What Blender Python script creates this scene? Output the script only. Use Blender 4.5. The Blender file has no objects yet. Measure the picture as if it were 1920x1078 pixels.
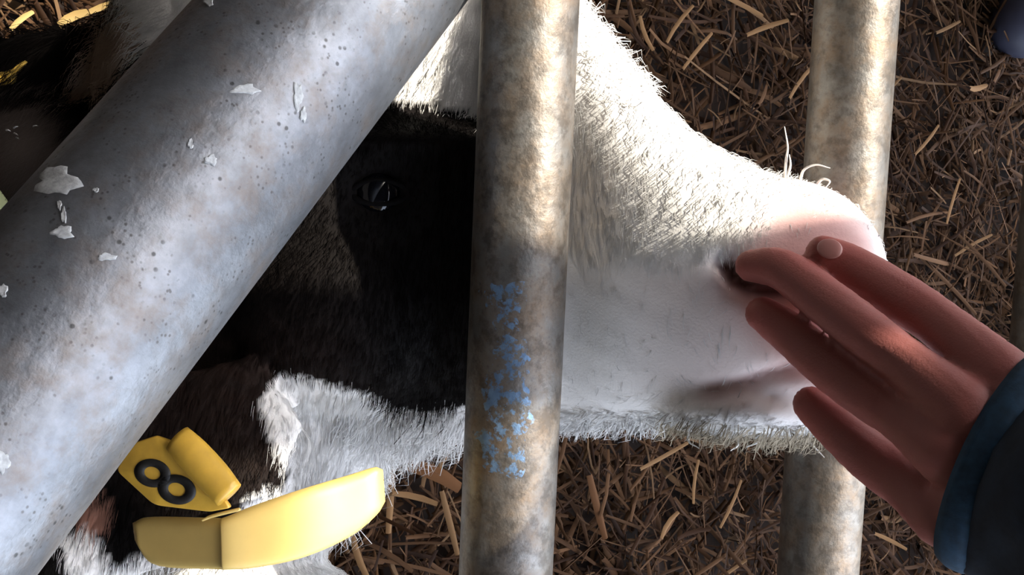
import bpy, math, random
import numpy as np
from mathutils import Vector, Matrix, kdtree

random.seed(5); rng = np.random.default_rng(5)
scene = bpy.context.scene
COL = scene.collection

# ------------------------------------------------------------------ camera
F = 2156.0                      # focal length in pixels of the 1920x1078 frame
ALPHA = math.radians(28)        # the lens is tipped 28 degrees off straight down
CAMH = 0.90
CA, SA = math.cos(ALPHA), math.sin(ALPHA)
cam_d = bpy.data.cameras.new('camera'); cam = bpy.data.objects.new('camera', cam_d); COL.objects.link(cam)
cam_d.sensor_width = 36; cam_d.lens = 36 * F / 1920; cam_d.clip_start = 0.01
R3 = Matrix(((CA, 0, -SA), (0, 1, 0), (SA, 0, CA)))     # columns: right, up, back
cam.matrix_world = Matrix.Translation((0, 0, CAMH)) @ R3.to_4x4()
scene.camera = cam
RN = np.array(R3); ON = np.array((0, 0, CAMH))

# ------------------------------------------------------------------ sky, sun, exposure
SUN_DIR = Vector((0.76, 0.26, 0.58)).normalized()        # in the lens frame: from the right, a little behind the lens
SUN_W = (R3 @ SUN_DIR).normalized()
world = bpy.data.worlds.new('world'); scene.world = world; world.use_nodes = True
wn = world.node_tree.nodes; wl = world.node_tree.links
sky = wn.new('ShaderNodeTexSky'); sky.sky_type = 'NISHITA'; sky.sun_disc = False
sky.sun_elevation = math.asin(SUN_W.z); sky.sun_rotation = math.atan2(SUN_W.x, SUN_W.y)
sky.air_density = 1.0; sky.dust_density = 2.5; sky.ozone_density = 1.0
hs = wn.new('ShaderNodeHueSaturation'); hs.inputs['Saturation'].default_value = 0.55
wl.new(sky.outputs[0], hs.inputs['Color']); wl.new(hs.outputs[0], wn['Background'].inputs[0]); wn['Background'].inputs[1].default_value = 0.92
sd = bpy.data.lights.new('sun', 'SUN'); so = bpy.data.objects.new('sun', sd); COL.objects.link(so)
sd.energy = 6.8; sd.color = (1, 0.93, 0.80); sd.angle = math.radians(0.9)
so.rotation_euler = (-SUN_W).to_track_quat('-Z', 'Y').to_euler(); so.location = SUN_W * 6
scene.view_settings.view_transform = 'Standard'; scene.view_settings.look = 'None'
scene.view_settings.exposure = 0.6; scene.view_settings.gamma = 1.0; scene.view_settings.use_curve_mapping = False

# ------------------------------------------------------------------ helpers
def c2w(p):
    """lens frame (right, up, back) -> world"""
    return np.asarray(p, float) @ RN.T + ON
def w2c(p):
    return (np.asarray(p, float) - ON) @ RN
def pc(px, py, d):
    return np.array(((px - 960) / F * d, (539 - py) / F * d, -d))
def P(px, py, d):
    return c2w(pc(px, py, d))
def ground_at(px, py, z=0.0):
    v = np.array(((px - 960) / F, (539 - py) / F, -1.0)) @ RN.T
    k = (z - CAMH) / v[2]
    return ON + v * k

def link(o, parent=None):
    COL.objects.link(o)
    if parent is not None: o.parent = parent
    return o
def tag(o, label=None, cat=None, group=None, kind=None):
    if label: o['label'] = label
    if cat: o['category'] = cat
    if group: o['group'] = group
    if kind: o['kind'] = kind
    return o
def empty(name, loc):
    o = bpy.data.objects.new(name, None); o.location = loc; o.empty_display_size = .05
    return link(o)
def meshobj(name, V, Fc, mat, parent=None, origin=None, smooth=True):
    """V in world coordinates; the object's origin is the parent's or the given one"""
    V = np.asarray(V, float)
    off = np.array(parent.location) if parent is not None else (np.array(origin) if origin is not None else np.array((V[:, 0].mean(), V[:, 1].mean(), V[:, 2].min())))
    if parent is not None and parent.parent is not None: off = off + np.array(parent.parent.location)
    me = bpy.data.meshes.new(name); me.from_pydata((V - off).tolist(), [], [list(f) for f in Fc]); me.update()
    if smooth: me.polygons.foreach_set('use_smooth', [True] * len(me.polygons))
    if mat: me.materials.append(mat)
    o = bpy.data.objects.new(name, me)
    if parent is None: o.location = off
    return link(o, parent)
def loft(rings, cap=True):
    n = len(rings[0]); V = np.concatenate([np.asarray(r, float) for r in rings]); Fc = []
    for i in range(len(rings) - 1):
        for k in range(n):
            a, b = i * n + k, i * n + (k + 1) % n
            Fc.append((a, b, b + n, a + n))
    if cap:
        Fc.append(tuple(range(n - 1, -1, -1))); Fc.append(tuple(range((len(rings) - 1) * n, len(rings) * n)))
    return V, Fc
def merge(parts):
    V, Fc, o = [], [], 0
    for v, f in parts:
        V.append(np.asarray(v, float)); Fc += [tuple(i + o for i in q) for q in f]; o += len(v)
    return np.concatenate(V), Fc
def frame(t, hint=(0, 0, 1)):
    t = np.asarray(t, float); t = t / np.linalg.norm(t); h = np.asarray(hint, float)
    if abs(t @ h) > .95: h = np.array((1., 0, 0))
    a = np.cross(h, t); a /= np.linalg.norm(a); b = np.cross(t, a)
    return t, a, b
def catmull(pts, m):
    pts = np.asarray(pts, float); out = []
    q = np.vstack([2 * pts[0] - pts[1], pts, 2 * pts[-1] - pts[-2]])
    for i in range(len(pts) - 1):
        p0, p1, p2, p3 = q[i:i + 4]
        for k in range(m):
            t = k / m
            out.append(.5 * ((2 * p1) + (-p0 + p2) * t + (2 * p0 - 5 * p1 + 4 * p2 - p3) * t * t + (-p0 + 3 * p1 - 3 * p2 + p3) * t ** 3))
    out.append(pts[-1]); return np.array(out)
def tube(pts, radii, n=16, sub=4, flat=1.0, hint=(0, 0, 1), round_ends=True):
    """rounded tapered tube; pts Nx3, radii N; flat scales the radius along the second axis"""
    S = catmull(np.column_stack([pts, radii]), sub); C, Rr = S[:, :3], S[:, 3]
    rings = []
    T = np.gradient(C, axis=0)
    for i in range(len(C)):
        t, a, b = frame(T[i], hint)
        ends = []
        if round_ends and i == 0: ends = [(-.95, .3), (-.75, .66), (-.4, .92)]
        for s, k in ends: rings.append([C[i] + t * s * Rr[i] + Rr[i] * k * (a * math.cos(w) + b * flat * math.sin(w)) for w in np.arange(n) * 2 * math.pi / n])
        rings.append([C[i] + Rr[i] * (a * math.cos(w) + b * flat * math.sin(w)) for w in np.arange(n) * 2 * math.pi / n])
        if round_ends and i == len(C) - 1:
            for s, k in [(.4, .92), (.75, .66), (.95, .3)]: rings.append([C[i] + t * s * Rr[i] + Rr[i] * k * (a * math.cos(w) + b * flat * math.sin(w)) for w in np.arange(n) * 2 * math.pi / n])
    return loft(rings)
def ellipsoid(c, ax, nu=24, nv=14):
    """ax: three axis vectors (rows)"""
    ax = np.asarray(ax, float); rings = []
    for i in range(nv):
        th = math.pi * (i + .5) / nv
        rings.append([np.asarray(c) + math.cos(th) * ax[2] + math.sin(th) * (math.cos(w) * ax[0] + math.sin(w) * ax[1]) for w in np.arange(nu) * 2 * math.pi / nu])
    return loft(rings)
def remesh(V, Fc, voxel, smooth_it=4, factor=.5):
    """one continuous skin over overlapping closed shapes"""
    me = bpy.data.meshes.new('tmp'); me.from_pydata(np.asarray(V).tolist(), [], [list(f) for f in Fc]); me.update()
    o = bpy.data.objects.new('tmp', me); COL.objects.link(o)
    m = o.modifiers.new('r', 'REMESH'); m.mode = 'VOXEL'; m.voxel_size = voxel
    if smooth_it:
        s = o.modifiers.new('s', 'SMOOTH'); s.iterations = smooth_it; s.factor = factor
    dg = bpy.context.evaluated_depsgraph_get(); e = o.evaluated_get(dg); m2 = e.to_mesh()
    n = len(m2.vertices); co = np.empty(n * 3); m2.vertices.foreach_get('co', co); co = co.reshape(-1, 3)
    fs = [tuple(p.vertices) for p in m2.polygons]
    e.to_mesh_clear(); bpy.data.objects.remove(o); bpy.data.meshes.remove(me)
    return co, fs
def vnormals(V, Fc):
    N = np.zeros_like(V)
    q = np.array([f for f in Fc if len(f) == 4])
    if len(q):
        n = np.cross(V[q[:, 2]] - V[q[:, 0]], V[q[:, 3]] - V[q[:, 1]])
        for k in range(4): np.add.at(N, q[:, k], n)
    t3 = np.array([f for f in Fc if len(f) == 3])
    if len(t3):
        n = np.cross(V[t3[:, 1]] - V[t3[:, 0]], V[t3[:, 2]] - V[t3[:, 0]])
        for k in range(3): np.add.at(N, t3[:, k], n)
    return N / np.maximum(np.linalg.norm(N, axis=1, keepdims=True), 1e-12)
def inpoly(x, y, poly):
    poly = np.asarray(poly, float); r = np.zeros(len(x), bool); n = len(poly); j = n - 1
    for i in range(n):
        xi, yi = poly[i]; xj, yj = poly[j]
        c = ((yi > y) != (yj > y)) & (x < (xj - xi) * (y - yi) / (yj - yi + 1e-12) + xi)
        r ^= c; j = i
    return r
def setcol(me, cols, name='tint'):
    a = me.color_attributes.new(name, 'FLOAT_COLOR', 'POINT')
    a.data.foreach_set('color', np.column_stack([cols, np.ones(len(cols))]).astype(np.float32).ravel())

# ------------------------------------------------------------------ materials
class NT:
    def __init__(s, name):
        s.m = bpy.data.materials.new(name); s.m.use_nodes = True; s.t = s.m.node_tree; s.b = s.t.nodes['Principled BSDF']
    def n(s, ty, **kw):
        x = s.t.nodes.new(ty)
        for k, v in kw.items():
            if k.startswith('i_'): x.inputs[int(k[2:]) if k[2:].isdigit() else k[2:].replace('_', ' ')].default_value = v
            else: setattr(x, k, v)
        return x
    def l(s, a, b): s.t.links.new(a, b)
    def set(s, **kw):
        for k, v in kw.items(): s.b.inputs[k.replace('_', ' ')].default_value = v
        return s
    def coord(s, out='Object'): return s.n('ShaderNodeTexCoord').outputs[out]
    def noise(s, vec, scale, detail=4, rough=.55):
        x = s.n('ShaderNodeTexNoise'); x.inputs['Scale'].default_value = scale; x.inputs['Detail'].default_value = detail; x.inputs['Roughness'].default_value = rough
        if vec is not None: s.l(vec, x.inputs['Vector'])
        return x.outputs['Fac']
    def ramp(s, fac, stops):
        r = s.n('ShaderNodeValToRGB'); e = r.color_ramp.elements
        while len(e) < len(stops): e.new(.5)
        for k, (p, c) in enumerate(stops):
            e[k].position = p; e[k].color = (*c, 1) if len(c) == 3 else c
        s.l(fac, r.inputs[0]); return r.outputs[0]
    def mix(s, fac, a, b, mode='MIX'):
        x = s.n('ShaderNodeMix', data_type='RGBA', blend_type=mode)
        for sock, v in ((x.inputs[0], fac), (x.inputs[6], a), (x.inputs[7], b)):
            if hasattr(v, 'links') or hasattr(v, 'is_linked'): s.l(v, sock)
            else: sock.default_value = v if not isinstance(v, tuple) or len(v) == 4 else (*v, 1)
        return x.outputs[2]
    def math(s, op, a, b=0., clamp=False):
        x = s.n('ShaderNodeMath', operation=op, use_clamp=clamp)
        for i, v in enumerate((a, b)):
            if hasattr(v, 'is_linked'): s.l(v, x.inputs[i])
            else: x.inputs[i].default_value = v
        return x.outputs[0]
    def bump(s, h, strength=.3, dist=.002):
        x = s.n('ShaderNodeBump'); x.inputs['Strength'].default_value = strength; x.inputs['Distance'].default_value = dist
        s.l(h, x.inputs['Height']); s.l(x.outputs[0], s.b.inputs['Normal'])
    def base(s, c): s.l(c, s.b.inputs['Base Color'])
G1 = lambda v: (v, v, v)

def metal_mat(name, tone, rust, paint=None, pits=.5, mottle=.5, metal=.5):
    k = NT(name); co = k.coord()
    n1 = k.noise(co, 28, 6, .65); n2 = k.noise(co, 190, 4, .6); n3 = k.noise(co, 60, 5, .7)
    c = k.ramp(n1, [(.3, tuple(v * .62 for v in tone)), (.5, tone), (.72, tuple(min(1, v * 1.25) for v in tone))])
    c = k.mix(k.math('MULTIPLY', k.ramp(n2, [(.42, G1(0)), (.7, G1(1))]), .35), c, tuple(v * .55 for v in tone))
    r = k.ramp(n3, [(.5 - .12 * rust, G1(0)), (.68, G1(1))])
    c = k.mix(k.math('MULTIPLY', r, .75 * min(1, rust + .2)), c, (.16, .105, .06))
    # small dark pits in the zinc, and pale crusts
    vo = k.n('ShaderNodeTexVoronoi'); vo.inputs['Scale'].default_value = 240; vo.inputs['Randomness'].default_value = 1; k.l(co, vo.inputs['Vector'])
    pit = k.math('MULTIPLY', k.ramp(vo.outputs['Distance'], [(.12, G1(1)), (.22, G1(0))]), k.ramp(k.noise(co, 55, 4), [(.52, G1(0)), (.6, G1(1))]))
    c = k.mix(k.math('MULTIPLY', pit, pits), c, (.05, .05, .05))
    v2 = k.n('ShaderNodeTexVoronoi'); v2.inputs['Scale'].default_value = 480; k.l(co, v2.inputs['Vector'])
    sp = k.math('MULTIPLY', k.ramp(v2.outputs['Distance'], [(.14, G1(1)), (.3, G1(0))]), k.ramp(k.noise(co, 75, 4), [(.5, G1(0)), (.58, G1(1))]))
    c = k.mix(k.math('MULTIPLY', sp, pits * .8), c, (.06, .055, .05))
    dm = k.math('MULTIPLY', k.ramp(k.noise(co, 130, 5, .7), [(.47, G1(0)), (.62, G1(1))]), mottle)
    c = k.mix(dm, c, (.06, .05, .04))
    if paint:
        # flakes of old blue paint inside a stretch of the tube (object z along the tube, +x to the right)
        sx = k.n('ShaderNodeSeparateXYZ'); k.l(co, sx.inputs[0])
        za, zb = paint
        w = k.math('ADD', sx.outputs[2], k.math('MULTIPLY', k.noise(co, 40, 2), .02))
        band = k.math('MULTIPLY', k.math('GREATER_THAN', w, za), k.math('LESS_THAN', w, zb))
        sd_ = k.math('ABSOLUTE', k.math('SUBTRACT', k.math('ADD', sx.outputs[0], k.math('MULTIPLY', k.math('SUBTRACT', k.noise(co, 55, 3), .5), .03)), -.003))
        side = k.math('LESS_THAN', sd_, .0075)
        fl = k.ramp(k.noise(co, 210, 5, .7), [(.49, G1(0)), (.56, G1(1))])
        msk = k.math('MULTIPLY', k.math('MULTIPLY', band, side), fl)
        c = k.mix(msk, c, k.mix(k.noise(co, 320, 2), (.07, .125, .225), (.21, .32, .45)))
    k.base(c); k.set(Metallic=metal, Roughness=.5)
    k.l(k.math('ADD', .38, k.math('MULTIPLY', n3, .3)), k.b.inputs['Roughness'])
    h = k.math('ADD', k.math('MULTIPLY', n3, .7), k.math('MULTIPLY', n2, .5))
    k.bump(h, .55, .0012)
    return k.m
M_BRACE = metal_mat('galvanised_brace', (.20, .210, .227), .35, pits=.85, mottle=.12, metal=.85)
M_RAIL = metal_mat('galvanised_rail_painted', (.185, .176, .162), 1.0, paint=(.005, .080), pits=.4, mottle=.65, metal=.75)
M_RAIL2 = metal_mat('galvanised_rail', (.165, .155, .14), .8, pits=.3, mottle=.6, metal=.8)

def plain(name, col, rough=.6, noise_amt=.15, scale=60, bump=.15, **kw):
    k = NT(name); co = k.coord(); n = k.noise(co, scale, 4)
    k.base(k.ramp(n, [(.3, tuple(c * (1 - noise_amt) for c in col)), (.7, tuple(min(1, c * (1 + noise_amt)) for c in col))]))
    k.set(Roughness=rough, **kw)
    if bump: k.bump(n, bump, .001)
    return k.m
def tint_mat(name, rough=.7, sss=0., spec=.3, bumpscale=0, sheen=0):
    k = NT(name); a = k.n('ShaderNodeAttribute', attribute_name='tint'); k.base(a.outputs['Color'])
    k.set(Roughness=rough); k.b.inputs['Specular IOR Level'].default_value = spec
    if sss:
        k.b.inputs['Subsurface Weight'].default_value = sss; k.b.inputs['Subsurface Radius'].default_value = (1, .35, .2); k.b.inputs['Subsurface Scale'].default_value = .004
    if bumpscale: k.bump(k.noise(k.coord(), bumpscale, 3), .25, .0006)
    return k.m
M_HIDE = tint_mat('calf_hide', .75, 0, .12, 900)
def fur_mat(name):
    k = NT(name); a = k.n('ShaderNodeAttribute', attribute_name='tint'); k.base(a.outputs['Color']); k.set(Roughness=.75); k.b.inputs['Specular IOR Level'].default_value = .06
    tr = k.n('ShaderNodeBsdfTranslucent'); k.l(a.outputs['Color'], tr.inputs['Color'])
    mx = k.n('ShaderNodeMixShader'); mx.inputs[0].default_value = .25
    k.l(k.b.outputs[0], mx.inputs[1]); k.l(tr.outputs[0], mx.inputs[2]); k.l(mx.outputs[0], k.t.nodes['Material Output'].inputs['Surface'])
    return k.m
M_FUR = fur_mat('calf_fur')
M_SKIN = tint_mat('hand_skin', .52, .15, .35, 1400)
M_EYE = NT('eye_dark').set(Base_Color=(.004, .004, .006, 1), Roughness=.06).m
M_NAIL = plain('fingernail', (.36, .155, .135), .35, .06, 300, .05)
M_SHADE_WALL = plain('shade_wall_render', (.16, .135, .11), .9, .2, 6, .3)  # for the unseen walls that hold back sky light
M_SHADE_ROOF = plain('shade_roof_sheet', (.07, .065, .06), .8, .2, 4, .2)  # for the added roof slabs and beam; dark so they reflect little
M_EARTH = plain('bedding_earth', (.016, .0075, .0035), .95, .5, 45, .6)
M_NAVY = plain('navy_jacket_cloth', (.006, .014, .028), .85, .35, 160, .35)
M_CUFF = plain('blue_cuff_cloth', (.011, .040, .078), .85, .3, 260, .35)
M_TROUSER = plain('trouser_cloth', (.03, .035, .06), .9, .3, 120, .3)
M_BOOT = plain('boot_rubber', (.030, .032, .055), .6, .15, 40, .05)
M_HAIRP = plain('brown_hair', (.06, .035, .02), .6, .3, 200, .3)
M_TAG = plain('amber_tag_plastic', (.62, .36, .045), .38, .12, 130, .12)
M_TAGPALE = plain('pale_yellow_tag_plastic', (.62, .44, .14), .42, .05, 90, .06)
M_TAGGREEN = plain('faded_tag_plastic', (.70, .74, .38), .45, .05, 90, .06)
M_INK = plain('black_print', (.012, .011, .010), .5, .1, 200, 0)
M_DROP = plain('dried_splash', (.36, .37, .37), .8, .25, 500, .3)
M_WHISK_GLINT = plain('whisker_or_glint', (.78, .76, .72), .5, .05, 100, 0)

# ------------------------------------------------------------------ setting: ground, and unseen walls and roof slabs added to shape the light
def slab(name, lo, hi, mat, kind='structure'):
    lo, hi = np.array(lo, float), np.array(hi, float)
    V = [(x, y, z) for x in (lo[0], hi[0]) for y in (lo[1], hi[1]) for z in (lo[2], hi[2])]
    Fc = [(0, 1, 3, 2), (4, 6, 7, 5), (0, 4, 5, 1), (2, 3, 7, 6), (0, 2, 6, 4), (1, 5, 7, 3)]
    return tag(meshobj(name, V, Fc, mat, origin=(lo + hi) / 2, smooth=False), kind=kind)
nx, ny = 150, 130
gx = np.linspace(-2.2, 2.4, nx); gy = np.linspace(-2.2, 2.2, ny)
GX, GY = np.meshgrid(gx, gy, indexing='ij')
def ground_h(x, y):
    return .012 * np.sin(7 * x + 1) * np.cos(6 * y) + .008 * np.sin(17 * x + 9 * y) + .005 * np.sin(31 * y - 13 * x)
V = np.column_stack([GX.ravel(), GY.ravel(), (ground_h(GX, GY) - .02).ravel()])
Fc = [(i * ny + j, (i + 1) * ny + j, (i + 1) * ny + j + 1, i * ny + j + 1) for i in range(nx - 1) for j in range(ny - 1)]
floor = tag(meshobj('floor', V, Fc, M_EARTH, origin=(0, 0, 0)), 'dark trodden earth under the straw bedding', kind='structure')
slab('shade_wall_left', (-2.2, -2.2, -.05), (-2.02, 2.2, 2.6), M_SHADE_WALL)  # unseen, added to keep sky light off the left sides
slab('shade_wall_front', (-2.2, -1.5, -.05), (.05, -1.36, 2.6), M_SHADE_WALL)  # unseen, added to block sky from the lower left
slab('shade_roof', (-2.2, -1.5, 2.6), (.66, 2.2, 2.68), M_SHADE_ROOF)       # unseen roof slab, added to block overhead sky beside an open strip
slab('shade_wall_back', (-2.2, 2.2, -.05), (2.4, 2.38, 2.6), M_SHADE_WALL)  # unseen, added to cut sky light from the upper side
slab('shade_beam_1', (.76, -.15, 2.42), (1.024, 2.2, 2.58), M_SHADE_ROOF)      # unseen beam added in the open strip to keep sun off the brace
slab('shade_roof', (1.47, -.15, 2.6), (2.4, 2.2, 2.68), M_SHADE_ROOF)  # second unseen roof slab, placed to keep direct sun off the straw

# ------------------------------------------------------------------ the tubular rack
def obj_tube(name, a, b, r, mat, parent, n=48):
    """straight hollow-looking tube whose own z axis runs along it, x to the photo's right"""
    a, b = np.array(a), np.array(b); L = np.linalg.norm(b - a); t = (b - a) / L
    right = np.array(R3.col[0]); x = right - t * (right @ t); x /= np.linalg.norm(x); y = np.cross(t, x)
    m = 40; rings = []
    zs = np.linspace(-L / 2, L / 2, m)
    prof = [(-L / 2 + .0, r * .82)] + [(-L / 2, r * .97)] + [(z, r) for z in np.linspace(-L / 2 + .002, L / 2 - .002, m)] + [(L / 2, r * .97), (L / 2, r * .82)]
    for z, rr in prof: rings.append([(rr * math.cos(w), rr * math.sin(w), z) for w in np.arange(n) * 2 * math.pi / n])
    V, Fc = loft(rings, cap=False)
    # inner wall so that the ends are open pipes
    V2, F2 = loft([[(r * .82 * math.cos(w), r * .82 * math.sin(w), z) for w in -np.arange(n) * 2 * math.pi / n] for z in (-L / 2, L / 2)], cap=False)
    V, Fc = merge([(V, Fc), (V2, F2)])
    me = bpy.data.meshes.new(name); me.from_pydata(np.asarray(V).tolist(), [], Fc); me.update()
    me.polygons.foreach_set('use_smooth', [True] * len(me.polygons)); me.materials.append(mat)
    o = bpy.data.objects.new(name, me); link(o, parent)
    M = Matrix.Identity(4)
    for i in range(3): M[i][0], M[i][1], M[i][2], M[i][3] = x[i], y[i], t[i], (a[i] + b[i]) / 2
    o.matrix_parent_inverse = Matrix.Translation(-parent.location); o.matrix_basis = M
    return o
rack = empty('feed_rack', (0.37, 0, 0))
tag(rack, 'galvanised tubular steel feed rack with a thick diagonal brace around the calf', 'feed rack')
RD = np.array((-.043, -1, -.09)); RD /= np.linalg.norm(RD)      # run of the rails, in the lens frame
def rail(px0, px1, d, r, mat, ext=.95, y0=0):
    # passes through px0 at the top edge, px1 at the bottom edge of the picture
    c = pc((px0 + px1) / 2, 539, d)
    a, b = c - RD * ext, c + RD * ext
    return obj_tube('rail', c2w(a), c2w(b), r, mat, rack), c
RR = .019
o1, C1 = rail(995, 948, .455, RR, M_RAIL)
o2, C2 = rail(1607, 1533, .539, RR, M_RAIL2)
o3, C3 = rail(2008, 1932, .645, RR, M_RAIL2)
tag(o1, 'rust-stained tube with flakes of blue paint')
# thick brace
BA, BB = pc(52, 707, .352), pc(523, 136, .412)
bd = (BB - BA) / np.linalg.norm(BB - BA)
brace_a, brace_b = BA - bd * .55, BB + bd * .26
BR = .0381
brace = obj_tube('brace', c2w(brace_a), c2w(brace_b), BR, M_BRACE, rack, 72)
tag(brace, 'thick pale grey diagonal tube with white splashes')
# end frames: a cross tube on two legs at either end of the rails
for s in (-1, 1):
    e = [c2w(C + RD * s * .93) for C in (C1, C2, C3)]
    z = min(p[2] for p in e) - RR - .021
    y = e[0][1]
    obj_tube('cross_tube', (-.35, y, z), (.75, y, z), .021, M_RAIL2, rack, 24)
    for x in (-.3, .7): obj_tube('leg', (x, y, 0), (x, y, z - .0215), .021, M_RAIL2, rack, 24)
# dried splashes on the brace
def on_brace(px, py):
    """point on the near side of the brace seen at a pixel"""
    o = np.zeros(3); v = pc(px, py, 1.0); v /= np.linalg.norm(v)
    w0 = o - BA; a = v - bd * (v @ bd); b = w0 - bd * (w0 @ bd)
    A, B, Cc = a @ a, 2 * a @ b, b @ b - BR ** 2
    D = B * B - 4 * A * Cc
    if D < 0: return None, None
    k = (-B - math.sqrt(D)) / (2 * A); p = v * k
    n = p - BA; n = n - bd * (n @ bd)
    return p, n / np.linalg.norm(n)
def splash(pix, rad, seed, irr=.35):
    r_ = np.random.default_rng(seed); V = []; n = 22; ok = True
    ph = r_.uniform(0, 6.28, 4)
    for ring, (k, h) in enumerate(((1, .0001), (.88, .0005), (.55, .0003), (0.05, .0004))):
        for w in np.arange(n) * 2 * math.pi / n:
            q = 1 + irr * (.5 * math.sin(3 * w + ph[0]) + .35 * math.sin(5 * w + ph[1]) + .3 * math.sin(8 * w + ph[2]))
            p, nn = on_brace(pix[0] + rad[0] * k * q * math.cos(w), pix[1] + rad[1] * k * q * math.sin(w))
            if p is None: return
            V.append(p + nn * h)
    Fc = [(i * n + k, i * n + (k + 1) % n, (i + 1) * n + (k + 1) % n, (i + 1) * n + k) for i in range(3) for k in range(n)]
    Fc = [tuple(reversed(f)) for f in Fc] + [tuple(range(4 * n - 1, 3 * n - 1, -1))]
    meshobj('dried_splash', c2w(V), Fc, M_DROP, rack)
for i, (q, rd) in enumerate([((108, 340), (40, 26)), ((120, 405), (5, 14)), ((118, 436), (20, 12)), ((112, 385), (4, 9)), ((180, 357), (6, 4)),
                             ((558, 180), (9, 26)), ((568, 215), (6, 14)), ((460, 168), (26, 9)), ((200, 482), (18, 7)), ((6, 866), (12, 20)),
                             ((357, 270), (5, 10)), ((395, 300), (12, 10)), ((392, 4), (9, 8)), ((6, 545), (9, 12))]):
    splash(q, rd, i + 3)

# ------------------------------------------------------------------ the calf
def ring_at(px, top, bot, front, half, n=40, e=2.3, back=None):
    """cross-section of the head at a picture column: top and bottom rows, depth of the near cheek, half thickness"""
    dm = front + half; back = back or half
    X = (px - 960) / F * dm; yt = (539 - top) / F * dm; yb = (539 - bot) / F * dm
    cy, hy = (yt + yb) / 2, (yt - yb) / 2; r = []
    for w in np.arange(n) * 2 * math.pi / n:
        s, c = math.sin(w), math.cos(w)
        r.append((X, cy + hy * math.copysign(abs(s) ** (2 / e), s), -dm + (half if c > 0 else back) * math.copysign(abs(c) ** (2 / e), c)))
    return r
HEAD = [  # column, top, bottom, near depth, half thickness
    (1642, 470, 540, .452, .010), (1634, 445, 610, .443, .020), (1622, 425, 680, .434, .030), (1596, 392, 735, .427, .038), (1556, 360, 775, .423, .044),
    (1500, 340, 796, .423, .047), (1440, 326, 800, .426, .047), (1360, 296, 796, .431, .050), (1280, 248, 792, .437, .054),
    (1200, 168, 794, .446, .060), (1120, 66, 797, .457, .066), (1040, -40, 800, .472, .071), (960, -140, 803, .481, .076),
    (860, -190, 812, .485, .081), (740, -220, 838, .485, .086), (600, -225, 872, .486, .088), (460, -200, 880, .490, .086), (340, -130, 850, .498, .078), (270, -20, 780, .508, .062)]
def interp_rows(rows, m):
    return catmull(np.array(rows, float), m)
head_rings = [ring_at(*r) for r in interp_rows(HEAD, 3)]
parts = [loft(head_rings)]
ex = np.eye(3)
def ell_px(px, py, d, rx, ry, rz, rot=0):
    c, s = math.cos(rot), math.sin(rot)
    parts.append(ellipsoid(pc(px, py, d), ((rx * c, rx * s, 0), (-ry * s, ry * c, 0), (0, 0, rz))))
# brow ridge, cheek muscle, lips and nose wing
ell_px(745, 250, .510, .045, .018, .034, -.15)
ell_px(640, 560, .530, .060, .055, .052)
ell_px(1440, 760, .470, .045, .012, .036)
# neck and body
def cw(x, y, z): return w2c((x, y, z))
NK = [(pc(560, 400, .590), .085), (pc(330, 440, .60), .090), (pc(110, 470, .63), .096), (pc(-80, 480, .66), .108), (cw(-.10, .02, .24), .15), (cw(-.28, .02, .20), .185), (cw(-.60, .02, .195), .185), (cw(-.85, .02, .16), .14)]
parts.append(tube([p for p, r in NK], [r for p, r in NK], 28, 4, hint=(0, 1, 0)))
ell_px(380, 1150, .545, .070, .042, .045)          # white brisket below the ear
parts.append(tube([pc(560, 760, .56), pc(430, 980, .56), pc(300, 1130, .565)], [.05, .045, .04], 20, 4))
# folded legs tucked beside the lying body
for s in (-1, 1):
    parts.append(tube([cw(-.15, .02 + s * .15, .14), cw(-.32, .02 + s * .21, .06), cw(-.16, .02 + s * .23, .034), cw(-.06, .02 + s * .23, .03)], [.06, .04, .028, .024], 14, 4))
    parts.append(tube([cw(-.78, .02 + s * .13, .15), cw(-.55, .02 + s * .23, .08), cw(-.72, .02 + s * .25, .035), cw(-.58, .02 + s * .27, .03)], [.08, .05, .03, .024], 14, 4))
parts.append(tube([cw(-.95, .02, .2), cw(-1.03, .04, .12), cw(-1.02, .12, .03), cw(-.92, .2, .02)], [.022, .016, .012, .012], 12, 4))
# ears: cupped leaves
def ear(base, tip, wid, thick, hint, cup):
    base, tip = np.array(base), np.array(tip); t, a, b = frame(tip - base, hint)
    L = np.linalg.norm(tip - base); rings = []
    for u in np.linspace(0, 1, 16):
        w = wid * (math.sin(math.pi * min(1, (u * .86 + .14))) ** .8 * .98 + .02); w = max(w, .004)
        if u < .2: w = max(w, wid * .55)
        c = base + t * L * u
        ring = []
        for k in np.arange(24) * 2 * math.pi / 24:
            q = math.cos(k)
            ring.append(c + a * w * q + b * (thick * math.sin(k) + cup * q * q * w))
        rings.append(ring)
    return loft(rings)
near_ear_b, near_ear_t = pc(520, 735, .492), pc(70, 1085, .468)
parts.append(ear(near_ear_b, near_ear_t, .036, .0075, (0, 0, 1), .10))
far_ear_b, far_ear_t = pc(290, 105, .545), pc(-150, 160, .565)
parts.append(ear(far_ear_b, far_ear_t, .019, .008, (0, 0, 1), .2))
parts.append(ellipsoid(pc(220, 95, .545), ((.020, .018, 0), (-.010, .012, 0), (0, 0, .012))))
Vc, Fcc = merge(parts)
Vc, Fcc = remesh(Vc, Fcc, .0032, 6, .5)
Nc = vnormals(Vc, Fcc)
def grooves(V, N, line, width, depth):
    line = np.array([pc(*q) for q in line]); best = np.full(len(V), 9.); 
    for p in catmull(line, 8):
        d = np.linalg.norm((V - p)[:, :2], axis=1) + np.where(V[:, 2] < -.52, 9, 0); best = np.minimum(best, d)
    k = np.exp(-(best / width) ** 2)
    return V - N * (k * depth)[:, None], k
NOSTRIL = [(1366, 500, .43), (1385, 527, .43), (1420, 541, .43), (1462, 540, .43)]
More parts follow.
